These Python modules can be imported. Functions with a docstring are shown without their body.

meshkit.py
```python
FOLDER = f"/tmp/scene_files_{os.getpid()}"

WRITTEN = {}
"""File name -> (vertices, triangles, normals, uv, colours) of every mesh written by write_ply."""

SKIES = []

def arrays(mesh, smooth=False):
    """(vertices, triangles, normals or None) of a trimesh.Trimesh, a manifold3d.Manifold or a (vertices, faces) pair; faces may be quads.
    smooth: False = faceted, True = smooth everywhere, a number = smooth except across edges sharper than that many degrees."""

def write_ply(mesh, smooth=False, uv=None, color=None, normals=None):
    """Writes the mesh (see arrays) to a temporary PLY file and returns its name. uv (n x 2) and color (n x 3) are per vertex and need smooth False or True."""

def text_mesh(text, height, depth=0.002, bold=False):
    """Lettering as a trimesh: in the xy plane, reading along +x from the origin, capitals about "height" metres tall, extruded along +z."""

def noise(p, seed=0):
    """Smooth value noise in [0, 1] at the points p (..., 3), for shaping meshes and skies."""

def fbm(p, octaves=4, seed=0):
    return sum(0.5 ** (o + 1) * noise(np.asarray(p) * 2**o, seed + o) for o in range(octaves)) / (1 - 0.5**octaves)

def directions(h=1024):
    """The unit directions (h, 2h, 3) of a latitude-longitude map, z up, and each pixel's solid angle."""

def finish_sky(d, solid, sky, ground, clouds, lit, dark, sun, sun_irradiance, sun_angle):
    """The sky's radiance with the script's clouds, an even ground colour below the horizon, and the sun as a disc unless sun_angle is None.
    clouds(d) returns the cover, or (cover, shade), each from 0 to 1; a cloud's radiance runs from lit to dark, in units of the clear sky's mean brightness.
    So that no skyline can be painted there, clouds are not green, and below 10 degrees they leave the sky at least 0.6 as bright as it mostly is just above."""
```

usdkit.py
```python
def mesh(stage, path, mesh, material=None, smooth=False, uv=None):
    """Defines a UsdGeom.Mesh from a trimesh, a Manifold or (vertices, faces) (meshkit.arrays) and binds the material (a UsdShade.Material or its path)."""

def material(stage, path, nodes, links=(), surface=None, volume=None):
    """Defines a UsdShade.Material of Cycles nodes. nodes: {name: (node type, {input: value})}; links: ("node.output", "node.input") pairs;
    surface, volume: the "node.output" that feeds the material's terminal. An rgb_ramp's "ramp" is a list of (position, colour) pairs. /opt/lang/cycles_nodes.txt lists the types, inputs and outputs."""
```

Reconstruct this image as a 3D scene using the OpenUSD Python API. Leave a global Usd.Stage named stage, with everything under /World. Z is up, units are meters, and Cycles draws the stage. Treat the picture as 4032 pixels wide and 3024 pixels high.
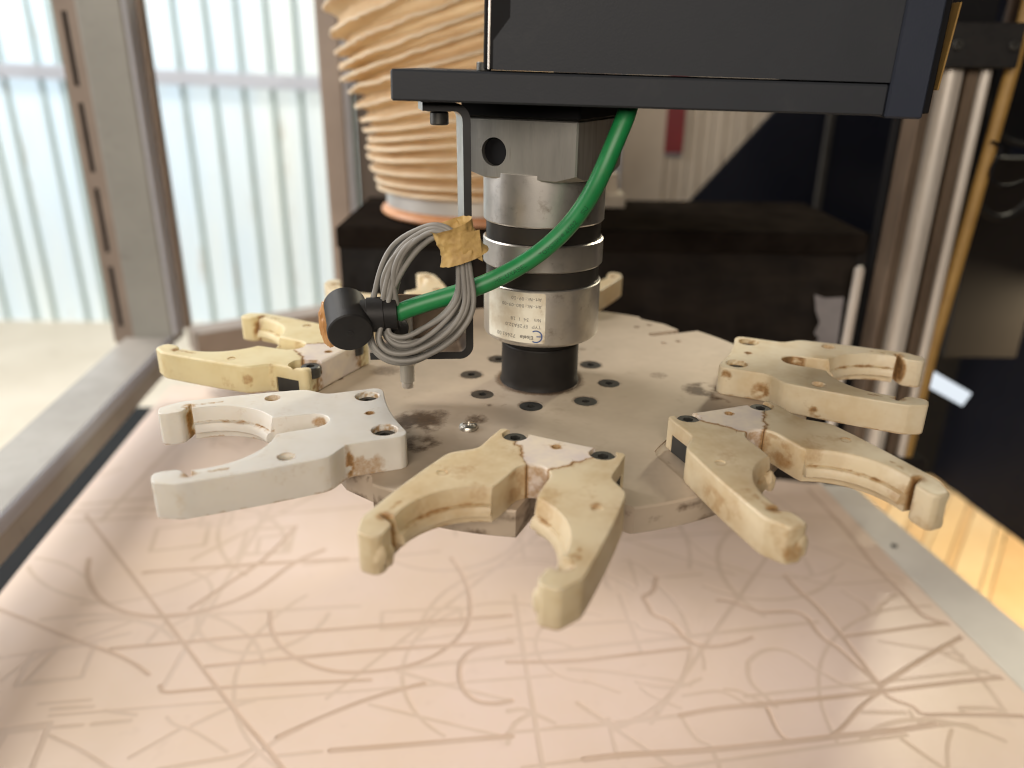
import math, random
import numpy as np, trimesh, manifold3d as m3
import shapely, shapely.geometry as sg, shapely.ops, shapely.affinity
import usdkit, meshkit
from pxr import Usd, UsdGeom, UsdLux, UsdShade, Gf, Sdf, Vt

random.seed(7)
RNG = np.random.default_rng(7)
stage = Usd.Stage.CreateInMemory()
UsdGeom.SetStageUpAxis(stage, UsdGeom.Tokens.z)
UsdGeom.SetStageMetersPerUnit(stage, 1.0)
UsdGeom.Xform.Define(stage, '/World')
UsdGeom.Scope.Define(stage, '/World/Looks')

# ------------------------------------------------------------------ camera
RIGHT = np.array([0.9999103, 0.0050329, 0.0124104])
UP = np.array([-0.0133921, 0.3757772, 0.9266133])
FWD = np.array([0.0, 0.9266964, -0.3758109])
CAM = np.array([-0.016489, -0.443332, 0.176073])
cam = UsdGeom.Camera.Define(stage, '/World/camera')
cam.CreateHorizontalApertureAttr(36.0)
cam.CreateVerticalApertureAttr(27.0)
cam.CreateFocalLengthAttr(27.63)
cam.CreateFStopAttr(4.6)
cam.CreateFocusDistanceAttr(0.40)
cam.CreateClippingRangeAttr((0.02, 200.0))
cam.CreateExposureAttr(0.0)
cam.AddTransformOp().Set(Gf.Matrix4d(*RIGHT, 0, *UP, 0, *(-FWD), 0, *CAM, 1))

# ------------------------------------------------------------------ lamps (daylight through the shed's openings, plus an added plank lamp)
def rect_light(name, pos, target, w, h, power, color):
    l = UsdLux.RectLight.Define(stage, '/World/' + name)
    l.CreateWidthAttr(w); l.CreateHeightAttr(h); l.CreateIntensityAttr(power); l.CreateColorAttr(Gf.Vec3f(*color))
    z = np.array(pos, float) - np.array(target, float); z /= np.linalg.norm(z)
    x = np.cross([0, 0, 1.0], z); x /= np.linalg.norm(x); y = np.cross(z, x)
    l.AddTransformOp().Set(Gf.Matrix4d(*x, 0, *y, 0, *z, 0, *map(float, pos), 1))
    return l
rect_light('daylight_behind_sheets', (-2.6, 5.3, 1.6), (-1.9, 3.5, -0.1), 4.5, 3.0, 5.5, (0.88, 0.96, 1.0))
rect_light('yard_light', (-2.3, 1.6, 2.6), (-2.1, 3.3, -0.7), 1.6, 1.0, 29.0, (1.0, 0.96, 0.90))
rect_light('door_opening_light', (-0.45, -2.1, 1.0), (0.0, 0.05, -0.15), 1.8, 1.2, 8.0, (1.0, 0.885, 0.765))
rect_light('side_opening_light', (-2.3, 0.4, 0.75), (-0.2, 0.1, -0.1), 1.2, 1.2, 11.5, (1.0, 0.97, 0.95))
rect_light('added_plank_light', (0.89, 0.50, -0.16), (0.78, 0.66, -0.6), 0.3, 0.3, 17.0, (1.0, 0.80, 0.52))  # small added lamp out of view, put in to brighten the planks

# ------------------------------------------------------------------ helpers
NAMES = {}
def numbered(path):
    n = NAMES.get(path, -1) + 1
    NAMES[path] = n
    return path if n == 0 else '%s_%03d' % (path, n)

def thing(name, label, cat, loc=(0, 0, 0), rotz=0.0, group=None, kind=None):
    x = UsdGeom.Xform.Define(stage, numbered('/World/' + name))
    x.AddTranslateOp().Set(Gf.Vec3d(*[c * 1e-3 for c in loc]))
    if rotz: x.AddRotateZOp().Set(math.degrees(rotz))
    o = x.GetPrim(); tag(o, label, cat, group, kind)
    OFFSET[str(o.GetPath())] = (np.array(loc, float), rotz)
    return o
OFFSET = {}
def tag(o, label=None, cat=None, group=None, kind=None):
    for k, v in (('label', label), ('category', cat), ('group', group), ('kind', kind)):
        if v: o.SetCustomDataByKey(k, v)
    return o

def obj(name, mesh, mat, parent=None, smooth=30, attrs=None, label=None, local=False):
    """One Mesh prim; mesh in millimetres, world coordinates unless local."""
    base = str(parent.GetPath()) if parent else '/World'
    path = numbered(base + '/' + name)
    v, f, n = meshkit.arrays(mesh, smooth)
    top = '/'.join(path.split('/')[:3])
    if top in OFFSET and not local:
        loc, rz = OFFSET[top]
        v = v - loc
        if rz:
            c, s = math.cos(-rz), math.sin(-rz)
            Rm = np.array([[c, -s, 0], [s, c, 0], [0, 0, 1]])
            v = v @ Rm.T
            if n is not None: n = n @ Rm.T
    m = UsdGeom.Mesh.Define(stage, path)
    m.CreatePointsAttr(Vt.Vec3fArray.FromNumpy((v * 1e-3).astype(np.float32)))
    m.CreateFaceVertexCountsAttr(Vt.IntArray.FromNumpy(np.full(len(f), 3, np.int32)))
    m.CreateFaceVertexIndicesAttr(Vt.IntArray.FromNumpy(np.asarray(f).astype(np.int32).ravel()))
    m.CreateSubdivisionSchemeAttr('none')
    if n is not None:
        m.CreateNormalsAttr(Vt.Vec3fArray.FromNumpy(n.astype(np.float32)))
        m.SetNormalsInterpolation('vertex')
    for k, fn in (attrs or {}).items():
        val = np.asarray(fn(v), np.float32)
        UsdGeom.PrimvarsAPI(m).CreatePrimvar(k, Sdf.ValueTypeNames.FloatArray, 'vertex').Set(Vt.FloatArray.FromNumpy(val))
    UsdShade.MaterialBindingAPI.Apply(m.GetPrim()).Bind(mat)
    if label: m.GetPrim().SetCustomDataByKey('label', label)
    return m.GetPrim()

def tri(m):
    v, f, _ = meshkit.arrays(m)
    return trimesh.Trimesh(v, f, process=False)
def cat(*ms): return trimesh.util.concatenate([tri(m) for m in ms])

def cbox(x0, x1, y0, y1, z0, z1, b=0.5):
    P = []
    for sx, x in ((1, x0), (-1, x1)):
        for sy, y in ((1, y0), (-1, y1)):
            for sz, z in ((1, z0), (-1, z1)):
                P += [(x + sx * b, y + sy * b, z), (x + sx * b, y, z + sz * b), (x, y + sy * b, z + sz * b)]
    return tri(m3.Manifold.hull_points(np.array(P, float)))
def rotz(m, deg, c=(0, 0, 0)):
    m = tri(m).copy(); m.apply_transform(trimesh.transformations.rotation_matrix(math.radians(deg), [0, 0, 1], c)); return m
def roty(m, deg, c=(0, 0, 0)):
    m = tri(m).copy(); m.apply_transform(trimesh.transformations.rotation_matrix(math.radians(deg), [0, 1, 0], c)); return m
def move(m, x=0, y=0, z=0):
    m = tri(m).copy(); m.apply_translation([x, y, z]); return m

def lathe(prof, n=96, c=(0, 0, 0)):
    """prof: (r, z) from bottom to top, closed on the axis."""
    a = np.linspace(0, 2 * np.pi, n, endpoint=False)
    V, F = [], []
    for r, z in prof: V.append(np.stack([r * np.cos(a), r * np.sin(a), np.full(n, z)], 1))
    V = np.vstack(V); k = len(prof)
    i = np.arange(n); j = (i + 1) % n
    for q in range(k - 1):
        A, B, C_, D_ = q * n + i, q * n + j, (q + 1) * n + j, (q + 1) * n + i
        F += [np.stack([A, B, C_], 1), np.stack([A, C_, D_], 1)]
    V = np.vstack([V, [[0, 0, prof[0][1]], [0, 0, prof[-1][1]]]])
    F.append(np.stack([np.full(n, k * n), j, i], 1)); F.append(np.stack([np.full(n, k * n + 1), (k - 1) * n + i, (k - 1) * n + j], 1))
    return trimesh.Trimesh(V + np.array(c, float), np.vstack(F), process=False)

def spline(P, n=60, closed=False):
    from scipy.interpolate import splprep, splev
    P = np.array(P, float)
    if closed: P = np.vstack([P, P[:1]])
    tck, u = splprep(P.T, s=0, per=closed, k=min(3, len(P) - 1))
    return np.stack(splev(np.linspace(0, 1, n), tck), 1)

def tube(P, r, k=14, caps=True):
    P = np.asarray(P, float); n = len(P); r = np.broadcast_to(r, n)
    T = np.gradient(P, axis=0); T /= np.linalg.norm(T, axis=1, keepdims=True) + 1e-12
    u = np.cross(T[0], [0.13, 0.31, 0.94]); u /= np.linalg.norm(u)
    V, a = [], np.linspace(0, 2 * np.pi, k, endpoint=False)
    for i in range(n):
        u = u - T[i] * (u @ T[i]); u /= np.linalg.norm(u); w = np.cross(T[i], u)
        V.append(P[i] + r[i] * (np.cos(a)[:, None] * u + np.sin(a)[:, None] * w))
    V = np.vstack(V); F = []
    i = np.arange(k); j = (i + 1) % k
    for q in range(n - 1): F += [np.stack([q * k + i, q * k + j, (q + 1) * k + j], 1), np.stack([q * k + i, (q + 1) * k + j, (q + 1) * k + i], 1)]
    if caps:
        V = np.vstack([V, P[0], P[-1]])
        F.append(np.stack([np.full(k, n * k), j, i], 1)); F.append(np.stack([np.full(k, n * k + 1), (n - 1) * k + i, (n - 1) * k + j], 1))
    return trimesh.Trimesh(V, np.vstack(F), process=False)

def cyl(p0, p1, r, k=40, b=0.4):
    p0, p1 = np.array(p0, float), np.array(p1, float); d = (p1 - p0); L = np.linalg.norm(d); d /= L
    return tube(np.array([p0, p0 + d * 1e-3, p0 + d * b, p1 - d * b, p1 - d * 1e-3, p1]), np.array([r - b, r - b, r, r, r - b, r - b]), k)

def prism(poly, z0, z1):
    """Extruded shapely polygon(s) as one mesh."""
    out = [trimesh.creation.extrude_polygon(g, z1 - z0, engine='earcut') for g in getattr(poly, 'geoms', [poly]) if g.area > 1e-6]
    m = cat(*out); m.apply_translation([0, 0, z0]); return m

def man(m):
    v, f, _ = meshkit.arrays(m)
    t = trimesh.Trimesh(v, f, process=True)
    return m3.Manifold(m3.Mesh(np.asarray(t.vertices, np.float32), np.asarray(t.faces, np.uint32)))
def mcyl(x, y, z0, z1, r, n=32, r2=None): return m3.Manifold.cylinder(z1 - z0, r, r if r2 is None else r2, n).translate((x, y, z0))
def sstep(a, b, x):
    t = np.clip((x - a) / (b - a), 0, 1); return t * t * (3 - 2 * t)
def fbm(p, s, seed=0, o=4): return meshkit.fbm(np.asarray(p) / s + 100.0, o, seed)

# ------------------------------------------------------------------ materials
def mat(name, a, b=None, scale=40, rough=0.5, rough2=None, metal=0.0, bump=0.0, bscale=900, dirt=None, dirt_color=(0.09, 0.05, 0.025), dirt2=(0.02, 0.012, 0.01),
        spots=0.0, spot_color=(0.05, 0.03, 0.02), spot_scale=120, sss=0.0, spec=0.5, aniso=0.0, stretch=None, transl=None, lo=0.35, hi=0.65):
    b = b or a
    N = {'geo': ('texture_coordinate', {}), 'map': ('mapping', {'scale': stretch or (1, 1, 1)}),
         'n1': ('noise_texture', {'scale': scale, 'detail': 6.0, 'roughness': 0.62}),
         'r1': ('map_range', {'from_min': lo, 'from_max': hi, 'clamp': True}),
         'c1': ('mix_color', {'a': a, 'b': b}),
         'p': ('principled_bsdf', {'metallic': metal, 'roughness': rough, 'specular_ior_level': spec})}
    Lk = [('geo.object', 'map.vector'), ('map.vector', 'n1.vector'), ('n1.fac', 'r1.value'), ('r1.result', 'c1.fac')]
    cur = 'c1.result'
    if spots:
        N['n2'] = ('noise_texture', {'scale': spot_scale, 'detail': 5.0, 'roughness': 0.65}); Lk.append(('map.vector', 'n2.vector'))
        N['r2'] = ('map_range', {'from_min': 0.60, 'from_max': 0.74, 'to_max': spots, 'clamp': True}); Lk.append(('n2.fac', 'r2.value'))
        N['c2'] = ('mix_color', {'b': spot_color}); Lk += [(cur, 'c2.a'), ('r2.result', 'c2.fac')]; cur = 'c2.result'
    if dirt:
        N['at'] = ('attribute', {'attribute': 'dirt'})
        N['n3'] = ('noise_texture', {'scale': 420.0, 'detail': 6.0, 'roughness': 0.7}); Lk.append(('map.vector', 'n3.vector'))
        N['m3'] = ('math', {'math_type': 'multiply_add', 'value2': 0.9, 'value3': -0.45}); Lk.append(('n3.fac', 'm3.value1'))
        N['sub'] = ('math', {'math_type': 'add'}); Lk += [('at.fac', 'sub.value1'), ('m3.value', 'sub.value2')]
        N['gate'] = ('map_range', {'from_min': 0.02, 'from_max': 0.25, 'clamp': True}); Lk.append(('at.fac', 'gate.value'))
        N['r3'] = ('map_range', {'from_min': 0.18, 'from_max': 0.75, 'clamp': True}); Lk.append(('sub.value', 'r3.value'))
        N['g3'] = ('math', {'math_type': 'multiply'}); Lk += [('r3.result', 'g3.value1'), ('gate.result', 'g3.value2')]
        N['rp'] = ('mix_color', {'a': dirt_color, 'b': dirt2})
        N['r4'] = ('map_range', {'from_min': 0.7, 'from_max': 1.25, 'clamp': True}); Lk += [('sub.value', 'r4.value'), ('r4.result', 'rp.fac')]
        N['c3'] = ('mix_color', {}); Lk += [(cur, 'c3.a'), ('rp.result', 'c3.b'), ('g3.value', 'c3.fac')]; cur = 'c3.result'
    Lk.append((cur, 'p.base_color'))
    if rough2 is not None:
        N['rr'] = ('map_range', {'from_min': 0.3, 'from_max': 0.7, 'to_min': rough, 'to_max': rough2, 'clamp': True}); Lk += [('n1.fac', 'rr.value'), ('rr.result', 'p.roughness')]
    if bump:
        N['nb'] = ('noise_texture', {'scale': bscale, 'detail': 3.0}); N['bp'] = ('bump', {'strength': bump, 'distance': 0.0006})
        Lk += [('map.vector', 'nb.vector'), ('nb.fac', 'bp.height'), ('bp.normal', 'p.normal')]
    if sss:
        N['p'][1].update({'subsurface_weight': sss, 'subsurface_scale': 0.006, 'subsurface_radius': (1.0, 0.7, 0.4)})
    surf = 'p.BSDF'
    if transl:
        N['t'] = ('translucent_bsdf', {}); N['mx'] = ('mix_closure', {'fac': transl}); Lk += [(cur, 't.color'), ('p.BSDF', 'mx.closure1'), ('t.BSDF', 'mx.closure2')]; surf = 'mx.closure'
    return usdkit.material(stage, '/World/Looks/' + name, N, Lk, surface=surf)
rect_light('yellow_back_light', (1.22, 1.80, 1.04), (0.0, 0.0, 0.0), 0.26, 0.30, 120.0, (1.0, 0.92, 0.70))

# ------------------------------------------------------------------ materials used
M = {}
M['floor'] = mat('floor_concrete', (0.72, 0.66, 0.56), (0.64, 0.58, 0.48), 3, rough=0.8, spots=0.3, spot_scale=9, spot_color=(0.35, 0.3, 0.24))
M['sheet'] = mat('white_sheet_paint', (0.72, 0.84, 0.95), (0.93, 0.92, 0.82), 1.1, rough=0.55, transl=0.55, spots=0.6, spot_color=(0.45, 0.25, 0.08), spot_scale=11, stretch=(1, 1, 0.16))  # blue and cream drift puts uneven glare into the sheet colour
M['ribcol'] = mat('sheet_rib_grey', (0.55, 0.64, 0.61), (0.47, 0.56, 0.53), 2.0, rough=0.5, transl=0.3, spots=0.5, spot_color=(0.4, 0.22, 0.08), spot_scale=7, stretch=(1, 1, 0.3))  # grey tone carries the rib shadows in its colour
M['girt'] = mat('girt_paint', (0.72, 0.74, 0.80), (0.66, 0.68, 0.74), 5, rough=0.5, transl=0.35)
M['post'] = mat('grey_green_paint', (0.35, 0.35, 0.32), (0.305, 0.305, 0.28), 14, rough=0.42, spots=0.25, spot_scale=60)
M['rail'] = mat('grey_rail_paint', (0.40, 0.375, 0.34), (0.33, 0.31, 0.28), 12, rough=0.32, rough2=0.5, spots=0.3, spot_scale=70)
M['brownframe'] = mat('taupe_frame_paint', (0.34, 0.275, 0.225), (0.28, 0.225, 0.185), 12, rough=0.45)
M['slot'] = mat('dark_slot', (0.02, 0.018, 0.02), rough=0.7)
M['rubber'] = mat('black_rubber', (0.012, 0.0115, 0.0115), (0.018, 0.017, 0.016), 50, rough=0.55, bump=0.15, spec=0.12)
M['skirt'] = mat('brown_black_cloth', (0.012, 0.010, 0.009), (0.024, 0.019, 0.015), 16, rough=0.75, bump=0.3, bscale=400, stretch=(1, 1, 3), spec=0.12)
M['board'] = mat('wasteboard_face', (0.72, 0.57, 0.445), (0.755, 0.61, 0.525), 4.5, rough=0.34, rough2=0.44, spots=0.12, spot_color=(0.4, 0.28, 0.22), spot_scale=40, spec=0.4)
M['groove'] = mat('cut_groove', (0.555, 0.415, 0.31), (0.61, 0.475, 0.38), 12, rough=0.7)
M['faint'] = mat('faint_groove', (0.615, 0.48, 0.365), (0.67, 0.54, 0.45), 9, rough=0.6)
M['strip'] = mat('edge_strip_grey', (0.70, 0.675, 0.625), (0.64, 0.615, 0.565), 20, rough=0.5)
M['plank'] = [mat('pine_plank' + s, a, b, 6, rough=0.6) for s, a, b in (('', (0.86, 0.68, 0.42), (0.82, 0.60, 0.33)), ('_dark', (0.84, 0.62, 0.36), (0.78, 0.54, 0.28)), ('_pale', (0.88, 0.72, 0.47), (0.84, 0.64, 0.38)))]
M['disc'] = mat('carousel_tan', (0.48, 0.40, 0.31), (0.41, 0.335, 0.255), 26, rough=0.46, rough2=0.6, metal=0.15, bump=0.08, bscale=2500, spots=0.3, spot_color=(0.24, 0.18, 0.12), spot_scale=60, dirt=True, dirt_color=(0.115, 0.075, 0.045), dirt2=(0.05, 0.03, 0.02))
M['hub'] = mat('hub_black', (0.012, 0.011, 0.0105), (0.019, 0.017, 0.015), 60, rough=0.5, bump=0.1, spec=0.15)
M['screw'] = mat('screw_black_oxide', (0.045, 0.045, 0.043), (0.085, 0.083, 0.075), 160, rough=0.42, metal=0.6)
M['steel'] = mat('bare_steel', (0.62, 0.60, 0.56), (0.48, 0.46, 0.42), 90, rough=0.25, rough2=0.4, metal=1.0)
M['alu'] = mat('cast_aluminium', (0.68, 0.66, 0.62), (0.50, 0.475, 0.44), 60, rough=0.28, rough2=0.45, metal=0.9, bump=0.10, bscale=1500, spots=0.55, spot_color=(0.15, 0.10, 0.06), spot_scale=110)
M['alu2'] = mat('brushed_block', (0.56, 0.55, 0.51), (0.44, 0.43, 0.395), 45, rough=0.34, rough2=0.46, metal=0.85, stretch=(6, 6, 0.5), spots=0.4, spot_color=(0.15, 0.11, 0.07), spot_scale=60)
M['ring'] = mat('seal_ring_dark', (0.030, 0.028, 0.026), (0.045, 0.038, 0.03), 40, rough=0.35, metal=0.3, spec=0.25)
M['label'] = mat('label_paper', (0.78, 0.755, 0.64), (0.60, 0.535, 0.41), 55, rough=0.4, spots=0.8, spot_color=(0.24, 0.14, 0.05), spot_scale=95, lo=0.42, hi=0.62)
M['ink'] = mat('label_ink', (0.09, 0.085, 0.08), rough=0.5)
M['inkblue'] = mat('label_blue', (0.035, 0.085, 0.26), rough=0.5)
M['head'] = mat('head_anthracite', (0.022, 0.0255, 0.032), (0.031, 0.0345, 0.041), 9, spots=0.1, spot_color=(0.08, 0.08, 0.08), spot_scale=55, rough=0.5, rough2=0.62, bump=0.12, bscale=1300, spec=0.28)
M['headblue'] = mat('head_blue_grey', (0.022, 0.028, 0.044), (0.028, 0.034, 0.051), 9, rough=0.5, bump=0.12, bscale=1300, spec=0.28)
M['black'] = mat('matte_black', (0.006, 0.006, 0.007), (0.009, 0.009, 0.010), 20, rough=0.6, spec=0.12)
M['navy'] = mat('dark_navy_paint', (0.006, 0.0075, 0.014), (0.009, 0.010, 0.016), 10, rough=0.55, spec=0.12)
M['bracket'] = mat('bracket_dark_edge', (0.022, 0.022, 0.024), (0.03, 0.03, 0.03), 60, rough=0.4, metal=0.4)
M['bracketface'] = mat('bracket_pale_face', (0.55, 0.52, 0.49), (0.40, 0.36, 0.32), 80, rough=0.3, metal=0.9)
M['green'] = mat('green_cable_jacket', (0.012, 0.21, 0.06), (0.009, 0.165, 0.045), 60, rough=0.42, spots=0.25, spot_color=(0.05, 0.1, 0.03), spot_scale=130)
M['greenink'] = mat('cable_print', (0.006, 0.055, 0.02), rough=0.5)
M['plug'] = mat('plug_black', (0.013, 0.0125, 0.013), (0.021, 0.020, 0.0195), 70, rough=0.5, bump=0.15, bscale=1500, spec=0.25)
M['grey'] = mat('grey_cable_jacket', (0.235, 0.225, 0.205), (0.18, 0.172, 0.157), 60, rough=0.5)
M['tape'] = mat('masking_tape', (0.50, 0.34, 0.12), (0.36, 0.225, 0.075), 150, rough=0.65, bump=0.5, bscale=500)
M['browntape'] = mat('packing_tape', (0.36, 0.17, 0.055), (0.5, 0.28, 0.12), 120, rough=0.3)
M['hose'] = mat('hose_fabric', (0.88, 0.735, 0.51), (0.78, 0.60, 0.38), 26, rough=0.65, transl=0.5, bump=0.06, bscale=160)
M['ridge_light'] = mat('hose_ridge_light', (0.90, 0.80, 0.62), (0.80, 0.66, 0.46), 40, rough=0.6, transl=0.3)  # paler than the fabric: lit fold ridges put into colour
M['band'] = mat('hose_clamp', (0.62, 0.61, 0.58), rough=0.35, metal=0.5)
M['copper'] = mat('hose_lip', (0.55, 0.28, 0.13), (0.45, 0.2, 0.09), 30, rough=0.45)
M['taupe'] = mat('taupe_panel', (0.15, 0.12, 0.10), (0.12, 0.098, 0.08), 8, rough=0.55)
M['rustdim'] = mat('dim_rust', (0.055, 0.032, 0.018), (0.028, 0.018, 0.013), 40, rough=0.7, spec=0.2)
M['ledge'] = mat('dull_ledge', (0.012, 0.0095, 0.008), (0.02, 0.016, 0.013), 30, rough=1.0, spec=0.0)
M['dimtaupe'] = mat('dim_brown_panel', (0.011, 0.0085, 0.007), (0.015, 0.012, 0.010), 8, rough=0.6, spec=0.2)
M['cab'] = mat('cream_cabinet', (0.55, 0.49, 0.40), (0.47, 0.41, 0.33), 10, rough=0.5)
M['red'] = mat('red_sticker', (0.20, 0.018, 0.022), (0.16, 0.014, 0.018), 30, rough=0.45)
M['chrome'] = mat('ground_rod_steel', (0.78, 0.74, 0.67), (0.55, 0.50, 0.44), 25, rough=0.25, rough2=0.4, metal=0.35, stretch=(1, 1, 0.3))
M['rustrail'] = mat('oily_brown_rail', (0.24, 0.18, 0.13), (0.15, 0.11, 0.08), 30, rough=0.32, metal=0.5, stretch=(1, 1, 0.3))
M['ochre'] = mat('ochre_conduit', (0.33, 0.20, 0.055), (0.25, 0.145, 0.04), 30, rough=0.5)
M['paper'] = mat('grey_paper', (0.24, 0.23, 0.235), (0.20, 0.19, 0.20), 30, rough=0.7)
M['slate'] = mat('grey_pad', (0.03, 0.029, 0.027), (0.045, 0.042, 0.037), 50, rough=0.6, spec=0.2)
FK = {}
def fork_mat(name, a, b, d=(0.33, 0.19, 0.075), d2=(0.06, 0.035, 0.022)):
    return mat(name, a, b, 45, rough=0.42, rough2=0.55, sss=0.13, bump=0.05, bscale=1800, dirt=True, dirt_color=d, dirt2=d2, lo=.40, hi=.70, spots=0.35, spot_color=(0.42, 0.27, 0.10), spot_scale=70)
FK['white'] = fork_mat('white_acetal', (0.62, 0.595, 0.545), (0.58, 0.545, 0.48))
FK['ivory'] = fork_mat('aged_ivory', (0.585, 0.485, 0.325), (0.45, 0.33, 0.185))
FK['yellow'] = fork_mat('yellowed_acetal', (0.64, 0.555, 0.335), (0.57, 0.465, 0.25))
FK['cream'] = fork_mat('cream_acetal', (0.64, 0.55, 0.39), (0.55, 0.43, 0.26))
FK['lilac'] = fork_mat('bleached_mount', (0.66, 0.57, 0.46), (0.50, 0.43, 0.43))

# ------------------------------------------------------------------ outdoor floor and corrugated wall
tag(obj('floor', cbox(-3600, 2400, 1100, 3900, -1160, -1100, 1), M['floor'], smooth=False), 'bare cream concrete floor at the foot of the bright corrugated wall', 'floor', kind='structure')
wall = thing('corrugated_wall', 'bright backlit white corrugated sheet wall with a pale horizontal rail', 'wall', (-1900, 3500, -1100))
def sheet(x0, pitches):
    prof, x, at = [], x0, []
    for p in pitches:
        prof += [(x, 0), (x + p * .5, -5), (x + p - 16, 0), (x + p - 1, -1)]; at.append(x + p - 9)
        x += p
    prof.append((x, 0)); P = np.array(prof, float); n = len(P)
    V = np.vstack([np.c_[P[:, 0], 3500 + P[:, 1], np.full(n, z)] for z in (-1095, 2100)])
    F = [[i, i + 1, n + i + 1] for i in range(n - 1)] + [[i, n + i + 1, n + i] for i in range(n - 1)]
    return trimesh.Trimesh(V, np.array(F), process=False), x, at
x = -3400.0
for k, pits in enumerate(([150] * 6, [100, 170, 100, 150, 130], [140, 140, 145, 140, 135, 130], [128] * 6)):
    sh, x, at = sheet(x, pits)
    sh.apply_translation([0, -1.5 * (k % 2), 0])
    obj('sheet_panel', sh, M['sheet'], wall, smooth=60)
    for rx in at: obj('sheet_rib', cbox(rx - 12, rx + 12, 3478, 3496, -1095, 2100, 6), M['ribcol'], wall)
rail_m = cbox(-3400, -400, 3440, 3470, 78, 142, 2); rail_m = roty(rail_m, 1.6, (-1800, 3450, 110))
obj('girt_rail', rail_m, M['girt'], wall)

# ------------------------------------------------------------------ machine enclosure frame, left
fr = thing('enclosure_frame', 'grey painted steel machine frame with slotted post and window opening', 'machine frame', (-540, 650, -235))
obj('post', cbox(-563, -507, 630, 672, -205, 330, 1.5), M['post'], fr)
obj('slotted_flange', man(cbox(-594, -563, 634, 640, -205, 330, 0.6)) - m3.Manifold.batch_boolean([man(cbox(-584, -577, 600, 650, z, z + 88, 0.5)) for z in range(-180, 330, 108)], m3.OpType.Add), M['brownframe'], fr)
obj('flange_backing', cbox(-594, -564, 641, 668, -204, 329, 0.6), M['slot'], fr)
obj('edge_highlight', cbox(-506.6, -500.5, 631, 660, -192, 330, 1.5), M['girt'], fr)  # pale strip puts the lit edge of the post into colour
obj('window_gasket', cbox(-506.5, -495, 661, 676, -190, 330, 0.5), M['brownframe'], fr)
def rail_along(p0, p1, w0, w1, z0, z1, b=1.5):
    """bar from p0 to p1 (xy), from w0 to w1 to the right of the line."""
    p0, p1 = np.array(p0, float), np.array(p1, float); L = np.linalg.norm(p1 - p0); a = math.degrees(math.atan2(*(p1 - p0)[::-1]))
    return move(rotz(cbox(0, L, -w1, -w0, z0, z1, b), a), p0[0], p0[1])
obj('side_rail', rail_along((-418, -260), (-506, 624), -64, 0, -232, -190, 2.0), M['rail'], fr)
obj('edge_highlight', rail_along((-418, -260), (-506, 624), 0.3, 3.0, -205, -188.5, 1.0), M['girt'], fr)  # light along the rail edge, painted as a pale strip
obj('window_rail', rail_along((-512, 700), (-270, 872), 4, 46, -275, -200, 1.5), M['brownframe'], fr)
obj('window_ledge', rail_along((-512, 700), (-270, 872), -12, 3.6, -236, -203, 1.0), M['brownframe'], fr)
obj('corner_post', cbox(-318, -284, 846, 900, -205, 420, 1.5), M['brownframe'], fr)
obj('corner_strip', cbox(-283.5, -275, 852, 880, -60, 420, 0.8), M['girt'], fr)  # pale lavender strip along the corner post
tag(obj('back_panel', cbox(-274, 150, 884, 892, -240, 420, 0.5), M['taupe']), 'taupe brown sheet metal panel behind the pleated hose', 'panel')

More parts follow.
